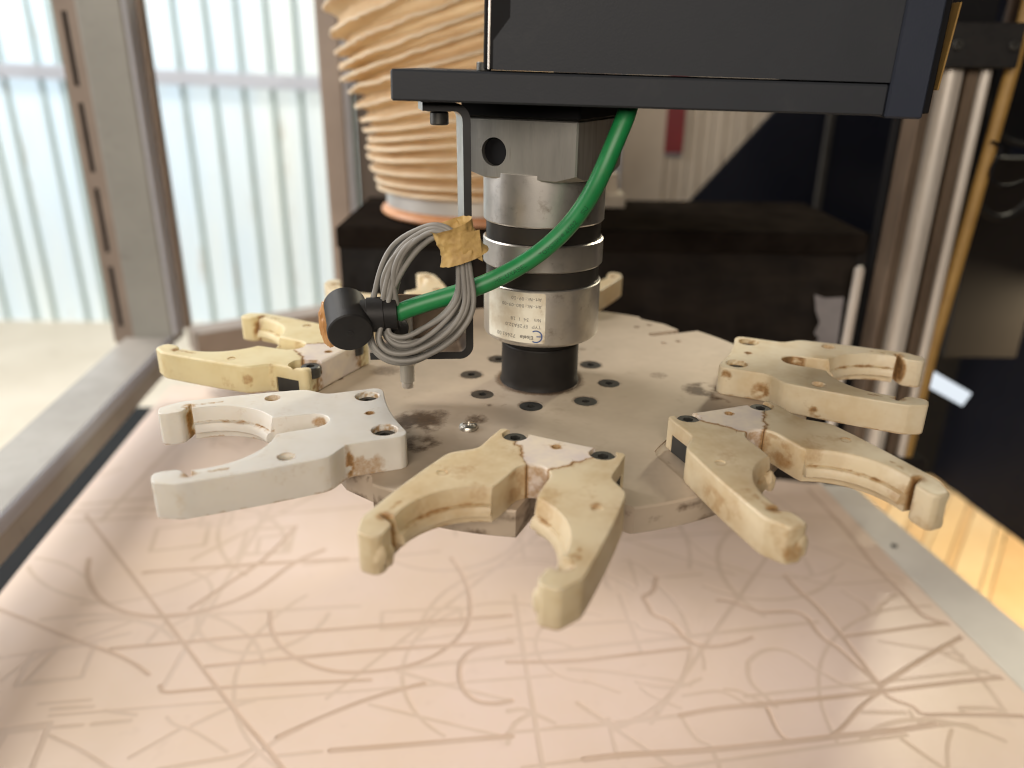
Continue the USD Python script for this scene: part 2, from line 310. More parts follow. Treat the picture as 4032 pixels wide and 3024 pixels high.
# ------------------------------------------------------------------ grooved board
GROOVES=[[(-495,320),(-338,150),(-234,36),(-197,0),(-178,-21)],
[(-491,154),(-443,133),(-394,111),(-356,97),(-332,84),(-317,73)],
[(-508,237),(-485,233),(-460,222),(-434,203)],
[(-449,236),(-436,205),(-409,173),(-387,158),(-358,147),(-333,147),(-305,153),(-280,168),(-261,187),(-248,213),(-236,237),(-212,258)],
[(-445,141),(-402,149),(-359,148)],
[(-383,214),(-353,219),(-311,225),(-266,232),(-185,242)],
[(-316,159),(-291,201),(-268,240),(-253,302)],
[(-302,151),(-281,145),(-256,129),(-237,111),(-225,88)],
[(-452,90),(-417,99),(-387,119),(-357,143)],
[(-363,103),(-321,110),(-283,116),(-244,122),(-184,131),(-122,140),(-14,155)],
[(-273,83),(-224,91),(-176,99),(-117,108),(-13,119)],
[(-239,156),(-234,136),(-220,112),(-201,95),(-176,82),(-152,77),(-114,82),(-85,94),(-61,121),(-52,146),(-54,187),(-66,225),(-77,245)],
[(-434,60),(-420,63)],
[(-412,63),(-382,67)],
[(-379,68),(-355,71)],
[(-419,37),(-398,38)],
[(-390,39),(-351,44)],
[(-414,28),(-394,30)],
[(-377,34),(-346,37)],
[(-338,39),(-312,43)],
[(-335,33),(-308,29)],
[(-302,28),(-288,26)],
[(-283,27),(-274,19),(-258,15),(-225,-5)],
[(-402,9),(-371,15),(-345,18)],
[(-337,19),(-310,23)],
[(-365,8),(-336,-4),(-300,-24)],
[(-260,19),(-236,39),(-220,46)],
[(-188,-9),(-155,-4)],
[(-148,-3),(-85,4),(-13,13)],
[(-269,-22),(-236,-14),(-215,-9),(-205,-2)],
[(-302,60),(-297,52),(-280,55),(-243,60),(-188,65),(-131,70)],
[(-110,81),(-73,67),(-34,55),(-13,49)],
[(-191,9),(-161,30),(-128,50),(-86,67)],
[(-127,43),(-88,32),(-51,21),(-24,14)],
[(-13,119),(-46,112),(-59,92),(-56,64),(-43,47),(-25,45),(-13,49)],
[(-435,63),(-427,82),(-417,99)],
[(-414,63),(-409,102)],
[(-335,112),(-330,141)],
[(-387,111),(-356,124)],
[(-218,-11),(-210,-11)],
[(-213,-10),(-201,2)],
[(-294,-12),(-278,5),(-266,17)],
[(-211,-21),(-191,7),(-176,18)],
[(-18,245),(13,248),(25,244)],
[(101,248),(117,242),(128,222),(132,218),(161,221),(179,225)],
[(132,218),(125,193),(112,186),(116,175),(118,158),(132,152),(137,142),(142,126),(155,116),(169,116),(189,121),(204,129)],
[(41,143),(69,147),(102,151),(102,138),(135,132),(144,123)],
[(91,189),(94,161),(100,110)],
[(185,182),(198,181),(213,169),(225,164),(255,168),(264,158),(264,145),(267,129),(277,117),(283,99),(292,77)],
[(263,223),(269,197),(279,175),(289,114),(294,69)],
[(267,227),(297,210),(328,213),(367,218)],
[(348,400),(359,317),(362,237),(367,218),(371,195),(372,163),(385,154),(405,147)],
[(367,218),(385,210),(394,196),(401,187)],
[(312,201),(317,190),(325,183),(326,159),(342,180),(364,195)],
[(285,132),(324,139),(372,150),(409,154)],
[(317,127),(356,117),(383,110)],
[(295,72),(352,109),(402,138)],
[(121,36),(152,44),(191,49),(231,55),(271,61),(314,69),(367,78),(418,85)],
[(22,22),(57,25),(121,36)],
[(-16,16),(20,21)],
[(-17,93),(44,95),(85,104),(144,114)],
[(35,86),(67,84),(94,79),(120,74),(135,69)],
[(91,72),(107,66),(129,67),(146,77)],
[(94,65),(102,55),(122,44)],
[(127,57),(157,64),(167,59),(179,46),(190,47)],
[(163,65),(176,64),(188,52),(200,47)],
[(191,97),(185,75),(194,59),(200,47)],
[(191,97),(206,112),(223,116),(237,107),(244,93),(254,82)],
[(121,36),(126,17),(131,9),(138,8),(140,-14)],
[(192,44),(193,18),(200,11),(229,14),(246,26),(268,48),(293,66)],
[(41,-8),(71,-3),(114,0),(142,3),(194,10),(235,17),(277,22),(319,30)],
[(293,66),(296,56),(312,49),(313,39),(338,41),(395,40)],
[(349,48),(381,48),(381,41),(348,40),(349,48)],
[(306,44),(305,32),(319,28),(344,32),(351,28)],
[(279,17),(293,4),(303,-9)],
[(287,15),(298,-2),(308,-15)],
[(330,25),(318,9),(309,-11)],
[(252,8),(262,4),(273,-15)],
[(379,122),(381,101),(384,81),(383,45)],
[(366,112),(384,95),(398,84)],
[(-17,123),(10,124),(31,119),(41,112)],
[(-16,38),(-5,41),(2,38),(20,27)],
[(-16,48),(5,59)],
[(2,36),(-11,26),(-14,17),(-16,6)],
[(189,242),(180,229),(190,221),(201,230),(189,242)],
[(254,82),(267,69),(293,66)],
[(153,116),(154,100),(151,88)],
[(63,32),(65,5),(66,-6)],
[(48,73),(61,67),(75,60)],
[(-6,313),(-1,245)],
[(108,248),(111,201)],
[(267,42),(301,42)],
[(264,38),(263,26),(284,29),(279,34),(269,32)],
[(407,76),(408,61)],
[(-5,-16),(41,-8)],
[(413,122),(411,105),(416,85)]]
def smooth_line(p):
    p = np.array(p, float)
    for _ in range(3):                                   # corner cutting
        if len(p) < 3: return p
        a, b = p[:-1] * .75 + p[1:] * .25, p[:-1] * .25 + p[1:] * .75
        p = np.vstack([p[:1], np.stack([a, b], 1).reshape(-1, 2), p[-1:]])
    return p
bt = thing('grooved_board', 'pale pinkish wasteboard scored all over with curved and straight cutter grooves', 'work board', (-60, 150, -320))
face = sg.Polygon([(-451.9, -299.9), (-512.7, 244.5), (-554.5, 702.7), (339.8, 702.7), (369.6, 390.1), (386.7, 238.1), (409.5, 79.9), (455.0, -299.9)])
rr = np.random.default_rng(3)
lines_ = [sg.LineString(smooth_line(g)) for g in GROOVES if np.ptp(np.array(g), 0).max() > 26]
strong = [c.buffer(rr.uniform(1.9, 2.8), quad_segs=3) for c in lines_ if c.length > 115]
faint = [c.buffer(rr.uniform(1.6, 2.4), quad_segs=3) for c in lines_ if c.length <= 115]
for k in range(74):                                    # older, shallower passes of the cutter
    c = np.array([rr.uniform(-480, 390), rr.uniform(-60, 520)]); kind = rr.uniform()
    if kind < .5:
        a = math.radians(rr.choice([8, 12, 96, 52, -38]) + rr.normal(0, 4)); L = rr.uniform(120, 420)
        q = sg.LineString([c - L / 2 * np.array([math.cos(a), math.sin(a)]), c + L / 2 * np.array([math.cos(a), math.sin(a)])])
    elif kind < .85:
        R_ = rr.uniform(40, 170); a0 = rr.uniform(0, 6.28); th = np.linspace(a0, a0 + rr.uniform(1.0, 4.2), 40); q = sg.LineString(np.c_[c[0] + R_ * np.cos(th), c[1] + R_ * np.sin(th)])
    else:
        w_, h_ = rr.uniform(20, 80), rr.uniform(15, 55); q = shapely.affinity.rotate(sg.box(c[0], c[1], c[0] + w_, c[1] + h_), rr.uniform(5, 14)).exterior
    faint.append(q.buffer(rr.uniform(1.5, 2.7), quad_segs=3))
strong = shapely.set_precision(shapely.ops.unary_union(strong), 0.02); faint = shapely.set_precision(shapely.ops.unary_union(faint), 0.02)
inner = face.buffer(-6)
top = face.difference(shapely.ops.unary_union([strong, faint]).intersection(inner)).simplify(0.08)
mid = face.difference(strong.intersection(inner)).simplify(0.08)
obj('scored_face', prism(top, -300.2, -300.0), M['board'], bt, smooth=False)
obj('shallow_layer', prism(mid, -300.5, -300.205), M['faint'], bt, smooth=False)
obj('base_layer', prism(face, -318, -300.52), M['groove'], bt, smooth=False)
strip = sg.Polygon([(341.1, 702.7), (370.6, 390.1), (387.7, 238.1), (410.5, 79.9), (456.1, -299.9), (510.7, -299.9), (458.8, 145.7), (439.9, 239.4), (406.9, 412.8), (379.1, 702.7)])
obj('edge_strip', prism(strip, -318, -300.5), M['strip'], bt, smooth=False)
obj('strip_screw', mcyl(398.7, 279.9, -300.5, -299.4, 3.3, 20), M['screw'], bt)

tag(obj('added_plinth', cbox(-640, 375, -420, 690, -1095, -330, 3), M['black']), 'added black plinth under the pale grooved board, darkening its left gap', 'plinth')  # added black box, keeps the gap left of the board dark

# ------------------------------------------------------------------ pine boards beyond the wasteboard, right
def unit(v): return np.array(v, float) / np.linalg.norm(v)
pd = np.array([math.cos(math.radians(54.3)), math.sin(math.radians(54.3))]); pn = np.array([pd[1], -pd[0]])
area = sg.Polygon([(560, 1010), (853, 1010), (865, 940), (897, 750), (930, 560), (935, 150), (560, 150)])
cuts_at = [-40, 20, 70, 107, 114, 145, 157, 190, 203, 246, 262, 318, 332, 390, 470]
words = ['farthest', 'second from the far end', 'third from the far end', 'far narrow strip behind the ivory fork tip', 'wide one just below the ivory fork tip', 'narrow strip nearest below the ivory fork tip', 'between the two middle narrow strips', 'middle narrow strip', 'broad one right of the middle narrow strip', 'narrow strip second from the right picture edge', 'broad one cut by the right picture edge', 'right strip at the picture edge', 'nearest broad one', 'nearest of all']
for k in range(len(cuts_at) - 1):
    a0, a1 = cuts_at[k] + .9, cuts_at[k + 1] - .9
    q = sg.Polygon([tuple(pn * a0 - pd * 300), tuple(pn * a1 - pd * 300), tuple(pn * a1 + pd * 1800), tuple(pn * a0 + pd * 1800)]).intersection(area)
    if q.is_empty or q.area < 50: continue
    tag(obj('pine_board', prism(q, -622, -600 - RNG.uniform(0, 1.2)), M['plank'][k % 3], smooth=False), 'sunlit pine board beyond the wasteboard, ' + words[k], 'floor board', 'pine boards right of the wasteboard')
tag(obj('board_base', prism(area.buffer(-3), -640, -622.5), M['brownframe'], smooth=False), 'dark support seen through gaps of the pine boards', 'support')
# ------------------------------------------------------------------ carousel disc
DL, A0, RB, HW, PH = math.radians(-26.481), math.radians(-132.758), 123.005, 21.37, math.radians(172.252)
def station(i):
    A = A0 + i * math.pi / 4
    return RB * math.cos(A), RB * math.sin(A), A + DL
car = thing('tool_carousel', 'round tan tool carousel plate with a black hub and ring of socket screws', 'tool carousel', (0, 0, -14))
prof = [(152.6, -14), (153.4, -13.2), (153.5, -12.9), (153.5, -1.0), (152.9, -0.25), (152.3, 0)]
disc = man(lathe(prof, 220))
cutters = []
for i in range(8):
    x, y, b = station(i)
    sl = man(cbox(-1, 80, -5, 1.4, -20, 5, 0.4)) + mcyl(-1, -1.8, -20, 5, 3.2, 20)
    cutters.append(sl.rotate((0, 0, math.degrees(b))).translate((x, y, 0)))
    if i in (4,):
        for u, v in ((-3, -21), (8.5, -21), (-3.5, 17), (8, 18.5)):
            cutters.append(mcyl(u, v, -20, 5, 2.4, 20).rotate((0, 0, math.degrees(b))).translate((x, y, 0)))
x, y, b = station(2)
rec = sg.Polygon([(-13, -23), (-7, -31.5), (-2, -37.5), (3, -39.5), (70, -39.5), (70, 33), (-13, 33)]).buffer(-2).buffer(2)
cutters.append(man(prism(rec, -1.0, 4)).rotate((0, 0, math.degrees(b))).translate((x, y, 0)))
for i in range(8):
    x, y, b = station(i)
    cutters.append(man(prism(sg.Polygon([(22, 0), (21, 6), (19, 17), (9, 33), (16, 70), (80, 70), (80, 0)]).buffer(-1.5).buffer(1.5), -20, 4)).rotate((0, 0, math.degrees(b))).translate((x, y, 0)))
HS = [(42 * math.cos(PH + k * math.pi / 4), 42 * math.sin(PH + k * math.pi / 4)) for k in range(8)]
for hx, hy in HS: cutters.append(mcyl(hx, hy, -2.2, 0.5, 4.6, 36, 7.0 + 0.2 * 2.4 / 2.2) + mcyl(hx, hy, -8, -2, 4.6, 24))
disc = (disc - m3.Manifold.batch_boolean(cutters, m3.OpType.Add)).refine_to_length(3.2)
def disc_dirt(v):
    v = v + np.array([0, 0, -14.0]); x, y, z = v.T; r = np.hypot(x, y)
    d = np.zeros(len(v))
    n = fbm(v, 9, 3)
    for cx, cy, rad, s in ((-66, -64, 20, 0.85), (-56, -54, 9, 0.6), (-62, -90, 14, 0.8), (-30, -39, 5.5, 0.9), (-21, -42, 4, 0.8), (-35, -60, 9, 0.7), (96, -14, 16, 0.9), (74, 8, 9, 0.45), (104, -28, 9, 0.9), (66, -106, 9, 0.8), (30, 55, 5, 0.5), (-95, 10, 14, 0.5)):
        d = np.maximum(d, s * (1 - sstep(0.35 * rad, rad, np.hypot(x - cx, y - cy))) * sstep(0.38, 0.6, n + 0.07))
    for hx, hy in HS:
        q = np.hypot(x - hx, y - hy); d = np.maximum(d, 0.55 * (1 - sstep(6.8, 9.5, q)) * n * 1.5)
    d = np.maximum(d, 0.75 * (1 - sstep(24.5, 29 + 5 * (n - .5), r)) * (z > -1))
    rim = (z < -1.2) * (0.08 + 0.62 * sstep(0.46, 0.70, fbm(v * [1, 1, 2.2], 10, 8)))
    return np.maximum(d, rim)
obj('disc_plate', disc, M['disc'], car, smooth=25, attrs={'dirt': disc_dirt})
obj('hub', lathe([(23.2, 0.05), (23.9, 0.05), (23.7, 1.0), (23.1, 2.2), (22.9, 4.5), (22.8, 24.2), (22.3, 25.2), (21.2, 25.6), (21.2, 33)], 96), M['hub'], car)
obj('hub_seat', lathe([(25.2, 0.02), (25.2, 0.3), (24.0, 0.45)], 72), M['rustrail'], car)
def hexcut(x, y, z0, z1, r): return m3.Manifold.cylinder(z1 - z0, r, r, 6).rotate((0, 0, 17)).translate((x, y, z0))
for hx, hy in HS:
    sc = man(lathe([(4.5, -2.1), (6.55, -0.35), (6.5, -0.12), (5.9, 0.0)], 36, (hx, hy, 0))) - hexcut(hx, hy, -1.9, 1, 2.45)
    obj('hub_screw', sc, M['screw'], car)
pan = man(lathe([(5.0, 0.02), (5.0, 0.9), (4.5, 1.9), (3.2, 2.7), (1.2, 3.0)], 36, (-39, -71.5, 0))) - man(cbox(-39.5, -38.5, -74.2, -68.8, 1.6, 4, 0.1)) - man(cbox(-41.7, -36.3, -72, -71, 1.6, 4, 0.1))
obj('pan_head_screw', pan, M['steel'], car)

# ------------------------------------------------------------------ tool forks
R_ARC, U_ARC, H = 33.8, 80.5, 17.0
def outline(cracked, flare=0.0):
    if cracked: half = [(-3.6, 0), (-3.7, 12), (-4.2, 26.5), (-4.6, 29.2), (-3.2, 30.6)]
    else: half = [(-7.0, 0), (-7.3, 8), (-8.0, 16), (-9.2, 25), (-9.0, 27.8), (-7.6, 29.9), (-5.2, 31)]
    half += [(6, 31), (16, 31), (18.5, 31.4), (21, 32.8), (26.5, 38.6), (28.6, 40.2), (31.5, 41.2), (45, 42.6), (60, 43.7), (75, 44.3), (88, 44.6), (91, 44.2), (99, 40.2), (99.9, 38.6), (100.1, 33.6), (98.9, 31.6), (96.6, 30.8), (90.6, 31.2), (89, 32.2), (86.5, 36.6), (85.3, 39.6), (84.6, 39.6)]
    w = [0] * len(half)
    a0 = math.acos((84.6 - U_ARC) / R_ARC); a1 = math.acos((48.2 - U_ARC) / R_ARC)
    arc = [(U_ARC + R_ARC * math.cos(a), R_ARC * math.sin(a)) for a in np.linspace(a0, a1, 26)]
    half += [arc[0], (arc[0][0] - .02, arc[0][1])] + arc[1:-1] + [(arc[-1][0] + .01, arc[-1][1] + .01), (arc[-1][0], arc[-1][1])]
    w += [0, 1] + [1] * 24 + [1, 0]
    slot = [(46.4, 9.5), (44, 9.1), (38, 8.6), (31, 8.3), (28.4, 7.8), (26, 6.6), (24.1, 4.7), (22.9, 2.3), (22.5, 0)]
    half += slot; w += [0] * len(slot)
    P = half + [(u, -v) for u, v in half[-2:0:-1]]; W = w + w[-2:0:-1]
    return np.array(P[::-1], float), np.array(W[::-1], float)
def loft(P, W, levels):
    keep = np.linalg.norm(np.roll(P, -1, 0) - P, axis=1) > .05
    idx = np.zeros(len(P), int); idx[keep] = np.arange(keep.sum())
    for q in np.flatnonzero(~keep): idx[q] = idx[(q + 1) % len(P)]
    B = P[keep]
    e = np.roll(B, -1, 0) - B; e /= np.linalg.norm(e, axis=1, keepdims=True)
    n2 = np.c_[e[:, 1], -e[:, 0]]; n1 = np.roll(n2, 1, 0)
    mit = ((n1 + n2) / np.maximum(1 + (n1 * n2).sum(1), 0.45)[:, None])[idx]; B = B[idx]
    rad = np.array([U_ARC, 0]) - B; rad /= np.linalg.norm(rad, axis=1, keepdims=True)
    k = len(P); V = []
    B = P
    for z, ins, rib in levels: V.append(np.c_[B - mit * ins + rad * (rib * W)[:, None], np.full(k, z)])
    top2 = V[-1][:, :2]; bot2 = V[0][:, :2]
    i = np.arange(k); j = (i + 1) % k; F = []
    for q in range(len(levels) - 1): F += [np.c_[q * k + i, q * k + j, (q + 1) * k + j], np.c_[q * k + i, (q + 1) * k + j, (q + 1) * k + i]]
    F.append(np.asarray(m3.triangulate([top2])) + (len(levels) - 1) * k); F.append(np.asarray(m3.triangulate([bot2]))[:, ::-1])
    return trimesh.Trimesh(np.vstack(V), np.vstack(F), process=False)
def levels(b):
    return [(0, b, 0), (.4 * b, .35 * b, 0), (b, 0, 0), (4.5, 0, .1), (4.75, 0, 3.8), (5.3, 0, 4.2), (7.4, 0, 3.8), (9.0, 0, 3.0), (9.5, 0, 1.0), (10.0, 0, 1.5), (13.0, 0, .9), (H - 1.6, 0, .3), (H - b, 0, 0), (H - .62 * b, .1 * b, 0), (H - .3 * b, .36 * b, 0), (H - .1 * b, .68 * b, 0), (H, 1.1 * b, 0)]
CR1 = [(-6, -21.8), (2.5, -19.8), (7.5, -17.2), (11, -13.6), (14.5, -11.8), (18.2, -9.2), (26.8, -3.6)]
CR2 = [(26.8, 3.2), (24, 5.4), (20.5, 8.8), (16.5, 11.5), (12.4, 14.2), (8.4, 17.6), (2.5, 19.8), (-6, 21.8)]
def crack_cut(path, seed, wd=0.17):
    p = np.array(path, float); q = np.vstack([np.linspace(p[i], p[i + 1], 3, endpoint=False) for i in range(len(p) - 1)] + [p[-1:]])
    g = np.random.default_rng(seed); q[1:-1] += g.normal(0, 0.5, q[1:-1].shape)
    ln = sg.LineString(q); c = man(prism(ln.buffer(wd, cap_style=2, quad_segs=2), -2, H + 2))
    for h in range(9):
        o = np.array(ln.interpolate(g.uniform(.25, .98), normalized=True).coords[0]); a = g.uniform(0, 6.28); e_ = o + g.uniform(1.2, 3.2) * np.array([math.cos(a), math.sin(a)])
        c = c + man(prism(sg.LineString([o, (o + e_) / 2 + g.normal(0, .25, 2), e_]).buffer(.11, cap_style=2, quad_segs=1), H - .7, H + 2))
    return c, ln
def blob(c, r, seed, amp=0.35):
    s = trimesh.creation.icosphere(3, 1.0); d = s.vertices.copy()
    s.vertices = d * (1 + amp * (fbm(d * 10 + seed * 31, 8, seed) - 0.5) * 2)[:, None] * np.array(r) + np.array(c); return man(s)
def fork(i, name_mat, label, cracked=False, bevel=0.7, chips=(), lumps=(), pins='hole', wedge_mat=None, dirt_seed=0, slot_dirt=0.0, side_dirt=(), fine=1.7):
    x, y, b = station(i)
    t = thing('tool_fork', label, 'tool fork', (x, y, 0.02), b, 'plastic tool forks around the carousel')
    P, W = outline(cracked)
    body = man(loft(P, W, levels(bevel)))
    cuts, lines = [], []
    for s in (-1, 1):
        cuts.append(mcyl(0, s * HW, 9.5, H + 1, 6.3 if cracked else 5.9, 40)); cuts.append(mcyl(0, s * HW, -1, 10, 3.2, 24))
        if not cracked: cuts.append(mcyl(0, s * HW, H - .5, H + .2, 5.9, 40, 6.6))
        cuts.append(mcyl(46, s * 34.3, H - (2.6 if pins == 'hole' else .5), H + 1, 3.9 if pins == 'hole' else 2.3, 30))
    cuts.append(mcyl(3, 0.2, H - 6 , H + 1, 1.9 if not cracked else 2.1, 24))
    pads = []
    if cracked:
        for k, c in enumerate((CR1, CR2)):
            m, ln = crack_cut(c, dirt_seed * 7 + k); cuts.append(m); lines.append(ln)
        for s in (-1, 1):
            y0, y1 = sorted((s * 26.4, s * 33)); cuts.append(man(cbox(1.5, 17.2, y0, y1, -1, 9.6, 0.1)))
            y0, y1 = sorted((s * 26.5, s * 30.6)); pads.append(cbox(1.6, 17.1, y0, y1, 0.05, 9.5, 0.3))
    for k, (c, r) in enumerate(chips): cuts.append(blob(c, r, dirt_seed * 5 + k))
    body = body - m3.Manifold.batch_boolean(cuts, m3.OpType.Add)
    for k, (c, r) in enumerate(lumps): body = body + blob(c, r, dirt_seed * 3 + k + 40, 0.3)
    bits = sorted([q for q in body.decompose() if q.volume() > 25], key=lambda q: -q.volume())
    bits = [q.refine_to_length(fine) for q in bits]
    def dirt(v):
        u, vv, z = v.T; n = fbm(v, 5, 11 + dirt_seed); n2 = fbm(v, 2.2, 17 + dirt_seed); d = np.zeros(len(v))
        ra = np.hypot(u - U_ARC, vv); onarc = (ra < R_ARC + .3) * (ra > R_ARC - 5) * (u < 86)
        d = np.maximum(d, onarc * np.exp(-((z - 9.6) / 0.65) ** 2) * sstep(.40, .66, n2 * .5 + n * .5) * .95)
        d = np.maximum(d, onarc * np.exp(-((z - 4.3) / 0.9) ** 2) * 0.65 * sstep(.3, .6, n2))
        for s in (-1, 1):
            d = np.maximum(d, 0.95 * (1 - sstep(1.2, 5.0, np.hypot(u - 86.0, vv - s * 37.0))) * sstep(.25, .55, n + .08))
            sl = np.hypot(u - 76, vv - s * 37.5); d = np.maximum(d, 0.8 * np.exp(-((vv - s * 37.6) / 1.0) ** 2) * (u > 70) * (u < 86) * (z > 16) * sstep(.4, .6, n2 + .05))
            hr = np.hypot(u, vv - s * HW); d = np.maximum(d, 0.75 * (1 - sstep(5.6, 7.6, hr)) * sstep(.3, .65, n2))
            pr = np.hypot(u - 46, vv - s * 34.3); d = np.maximum(d, (0.8 if pins == 'hole' else 0.7) * (1 - sstep(3.2, 4.8, pr)) * sstep(.25, .55, n) if pins == 'hole' else 0.75 * np.exp(-((pr - 2.3) / .7) ** 2) * sstep(.35, .6, n))
            d = np.maximum(d, 0.45 * (1 - sstep(.5, 2.2, np.hypot(u - 19.5, np.abs(vv) - 32.0))) * sstep(.35, .6, n))
        d = np.maximum(d, 0.9 * (1 - sstep(1.8, 2.9, np.hypot(u - 3, vv - .2))))
        if slot_dirt: d = np.maximum(d, slot_dirt * (1 - sstep(8.0, 10.0, np.hypot(u - 30, vv) * .9)) * (np.abs(vv) < 9.2) * (z < 16.3) * sstep(.3, .5, n + .06))
        for c, r, a in side_dirt: d = np.maximum(d, a * (1 - sstep(.45, 1.0, np.linalg.norm((v - np.array(c)) / np.array(r), axis=1))) * sstep(.34, .52, n + .05))
        if lines:
            dl = np.min([shapely.distance(shapely.points(u, vv), ln) for ln in lines], axis=0)
            d = np.maximum(d, .85 * (1 - sstep(.2, 1.7, dl)) * sstep(.25, .6, n + .1)); d = np.maximum(d, .42 * (1 - sstep(.6, 4.5, dl)) * sstep(.46, .72, n2 * .5 + n * .5))
            d = np.maximum(d, .5 * (1 - sstep(8.2, 11, np.hypot(u - 31, vv))) * (z < 16) * sstep(.3, .6, n))
        d = np.maximum(d, (.36 if cracked else .2) * sstep(.52, .74, fbm(v, 14, 23 + dirt_seed)))
        d = np.maximum(d, .55 * (z < .9) * sstep(.4, .6, n))
        return d
    mt = FK[name_mat]
    if not cracked: obj('fork_body', bits[0], mt, t, smooth=28, attrs={'dirt': dirt}, local=True)
    else:
        for q in bits:
            c = np.mean(q.to_mesh().vert_properties[:, :3], 0)
            big = abs(c[1]) > 9
            obj('fork_arm' if big else 'mount_wedge', q, mt if big else FK[wedge_mat or 'lilac'], t, smooth=28, attrs={'dirt': dirt}, local=True, label=None if big else 'bleached wedge broken loose between the two bolts')
        for q in pads: obj('side_pad', q, M['slate'], t, local=True)
    zt = 14.3 if not cracked else 15.6
    for s in (-1, 1):
        bo = man(lathe([(3.0, -4), (3.0, zt - 6.3), (5.4, zt - 6.2), (5.5, zt - .5), (5.0, zt)], 32, (0, s * HW, 0))) - hexcut(0, s * HW, zt - 3.2, zt + 1, 2.7)
        obj('mount_bolt', bo, M['screw'], t, local=True)
    return t
fork(0, 'white', 'clean white unbroken tool fork at left front, resting beside the silver pan head screw', bevel=.45, dirt_seed=1, slot_dirt=.0, side_dirt=(((11, 31, 5), (12, 4, 8), .55), ((18.5, 32, 7), (3, 3, 10), .9), ((26, -6, 12), (7, 5, 5), .7)), fine=1.4)
fork(1, 'ivory', 'front centre cracked ivory fork, jaws pointing at the viewer, lumpy chipped tips', cracked=True, bevel=.5, dirt_seed=2, lumps=(((97.2, -31.8, 7.5), (3.0, 2.8, 5.0)), ((93, -31.5, 5), (3.4, 2.2, 4)), ((97.5, 31.4, 8.5), (2.2, 2.3, 4.5))), chips=(((86, 35.0, 15.5), (4.5, 4.5, 3.6)), ((48, 9, 8), (2.2, 2.0, 2.0))), pins='mark', side_dirt=(((80, 38, 17), (2.5, 3, 2), 1.1), ((44, 33, 17), (4, 3, 2), .8)), fine=1.4)
fork(2, 'ivory', 'right front cracked fork with worn rounded edges and split arms beside the dark recess', cracked=True, bevel=1.0, dirt_seed=3, lumps=(((52.5, -12.0, 7), (3.2, 2.6, 4.5)), ((99.2, -33, 7), (1.8, 3, 5))), chips=(((101, 41, 9), (3, 3, 9)),), pins='mark', side_dirt=(((98, -44, 5), (4, 4, 4), .7), ((99.5, -37, 6), (4, 6, 7), .6), ((60, -43, 6), (18, 3, 9), .45), ((36, 8, 8), (10, 4, 9), .65), ((85, 30, 8), (10, 8, 9), .5)), fine=1.4)
fork(3, 'cream', 'unbroken cream fork on the far right of the carousel with brown stained jaws', bevel=.8, dirt_seed=4, slot_dirt=.95, side_dirt=(((16, -32, 6), (8, 3, 8), .8), ((-4, -31, 12), (4.5, 3, 5), .8), ((47, -42, 4), (5, 3, 5), .9), ((85, -40, 9), (4, 5, 10), .8), ((88, 33, 9), (5, 5, 10), .95)))
fork(5, 'ivory', 'back fork half hidden behind the motor, only a corner of its body showing', bevel=.8, dirt_seed=5)
fork(6, 'cream', 'back left fork seen through the loop of grey cable', bevel=.8, dirt_seed=6, slot_dirt=.6)
fork(7, 'yellow', 'yellowed cracked fork on the left rear, partly behind the black cable plug', cracked=True, bevel=1.2, dirt_seed=7, chips=(((5, 24, 17), (7, 7, 8)),), pins='mark', side_dirt=(((86, -34, 8), (6, 6, 9), .9), ((30, 40, 8), (5, 3, 6), .6)))
# ------------------------------------------------------------------ gear motor
mot = thing('gear_motor', 'silver gear motor stack with two dark rings standing on the black hub', 'gear motor', (0, 0, 31))
obj('lower_housing', lathe([(27, 31), (31.6, 31), (32.8, 32.0), (33.4, 33.4), (33.5, 63.0), (33.0, 63.5)], 128), M['alu'], mot)
obj('seal_ring', lathe([(31.6, 63.55), (32.2, 63.9), (32.2, 72.6), (31.6, 73)], 96), M['ring'], mot)
obj('middle_ring', lathe([(33.0, 73.05), (33.9, 73.9), (33.9, 86.9), (33.0, 87.6)], 128), M['alu'], mot)
obj('seal_ring', lathe([(31.6, 87.65), (32.2, 88), (32.2, 96.6), (31.6, 97)], 96), M['ring'], mot)
obj('upper_housing', lathe([(33.0, 97.05), (33.7, 97.9), (33.7, 124)], 128), M['alu'], mot)
blk = man(rotz(cbox(-32, 32, -32, 32, 0, 30, 0.8), -27)); blk = blk.translate((0, 0, 121.2))
cone = man(lathe([(31.5, 100), (33.9, 120.0), (45.5, 125.2), (46.5, 170)], 128))
blk = (blk ^ cone) - man(lathe([(33.72, 119), (33.72, 124)], 96))
a27 = math.radians(-27); fn = np.array([-math.sin(-a27) , -math.cos(a27), 0]); fn = np.array([math.sin(a27), -math.cos(a27), 0]); ft = np.array([math.cos(a27), math.sin(a27), 0])
hc = fn * 32 + ft * (-14.5) + np.array([0, 0, 134.5])
blk = blk - man(cyl(hc - fn * 5, hc + fn * 2, 7.2, 40, .05))
obj('gear_block', blk, M['alu2'], mot, smooth=20)
obj('bore_plug', cyl(hc - fn * 6, hc - fn * 2.5, 7.1, 40, .5), M['black'], mot)
obj('top_cap', rotz(cbox(-33.5, 33.5, -33.5, 33.5, 151.3, 160.5, 1.0), -27), M['black'], mot)
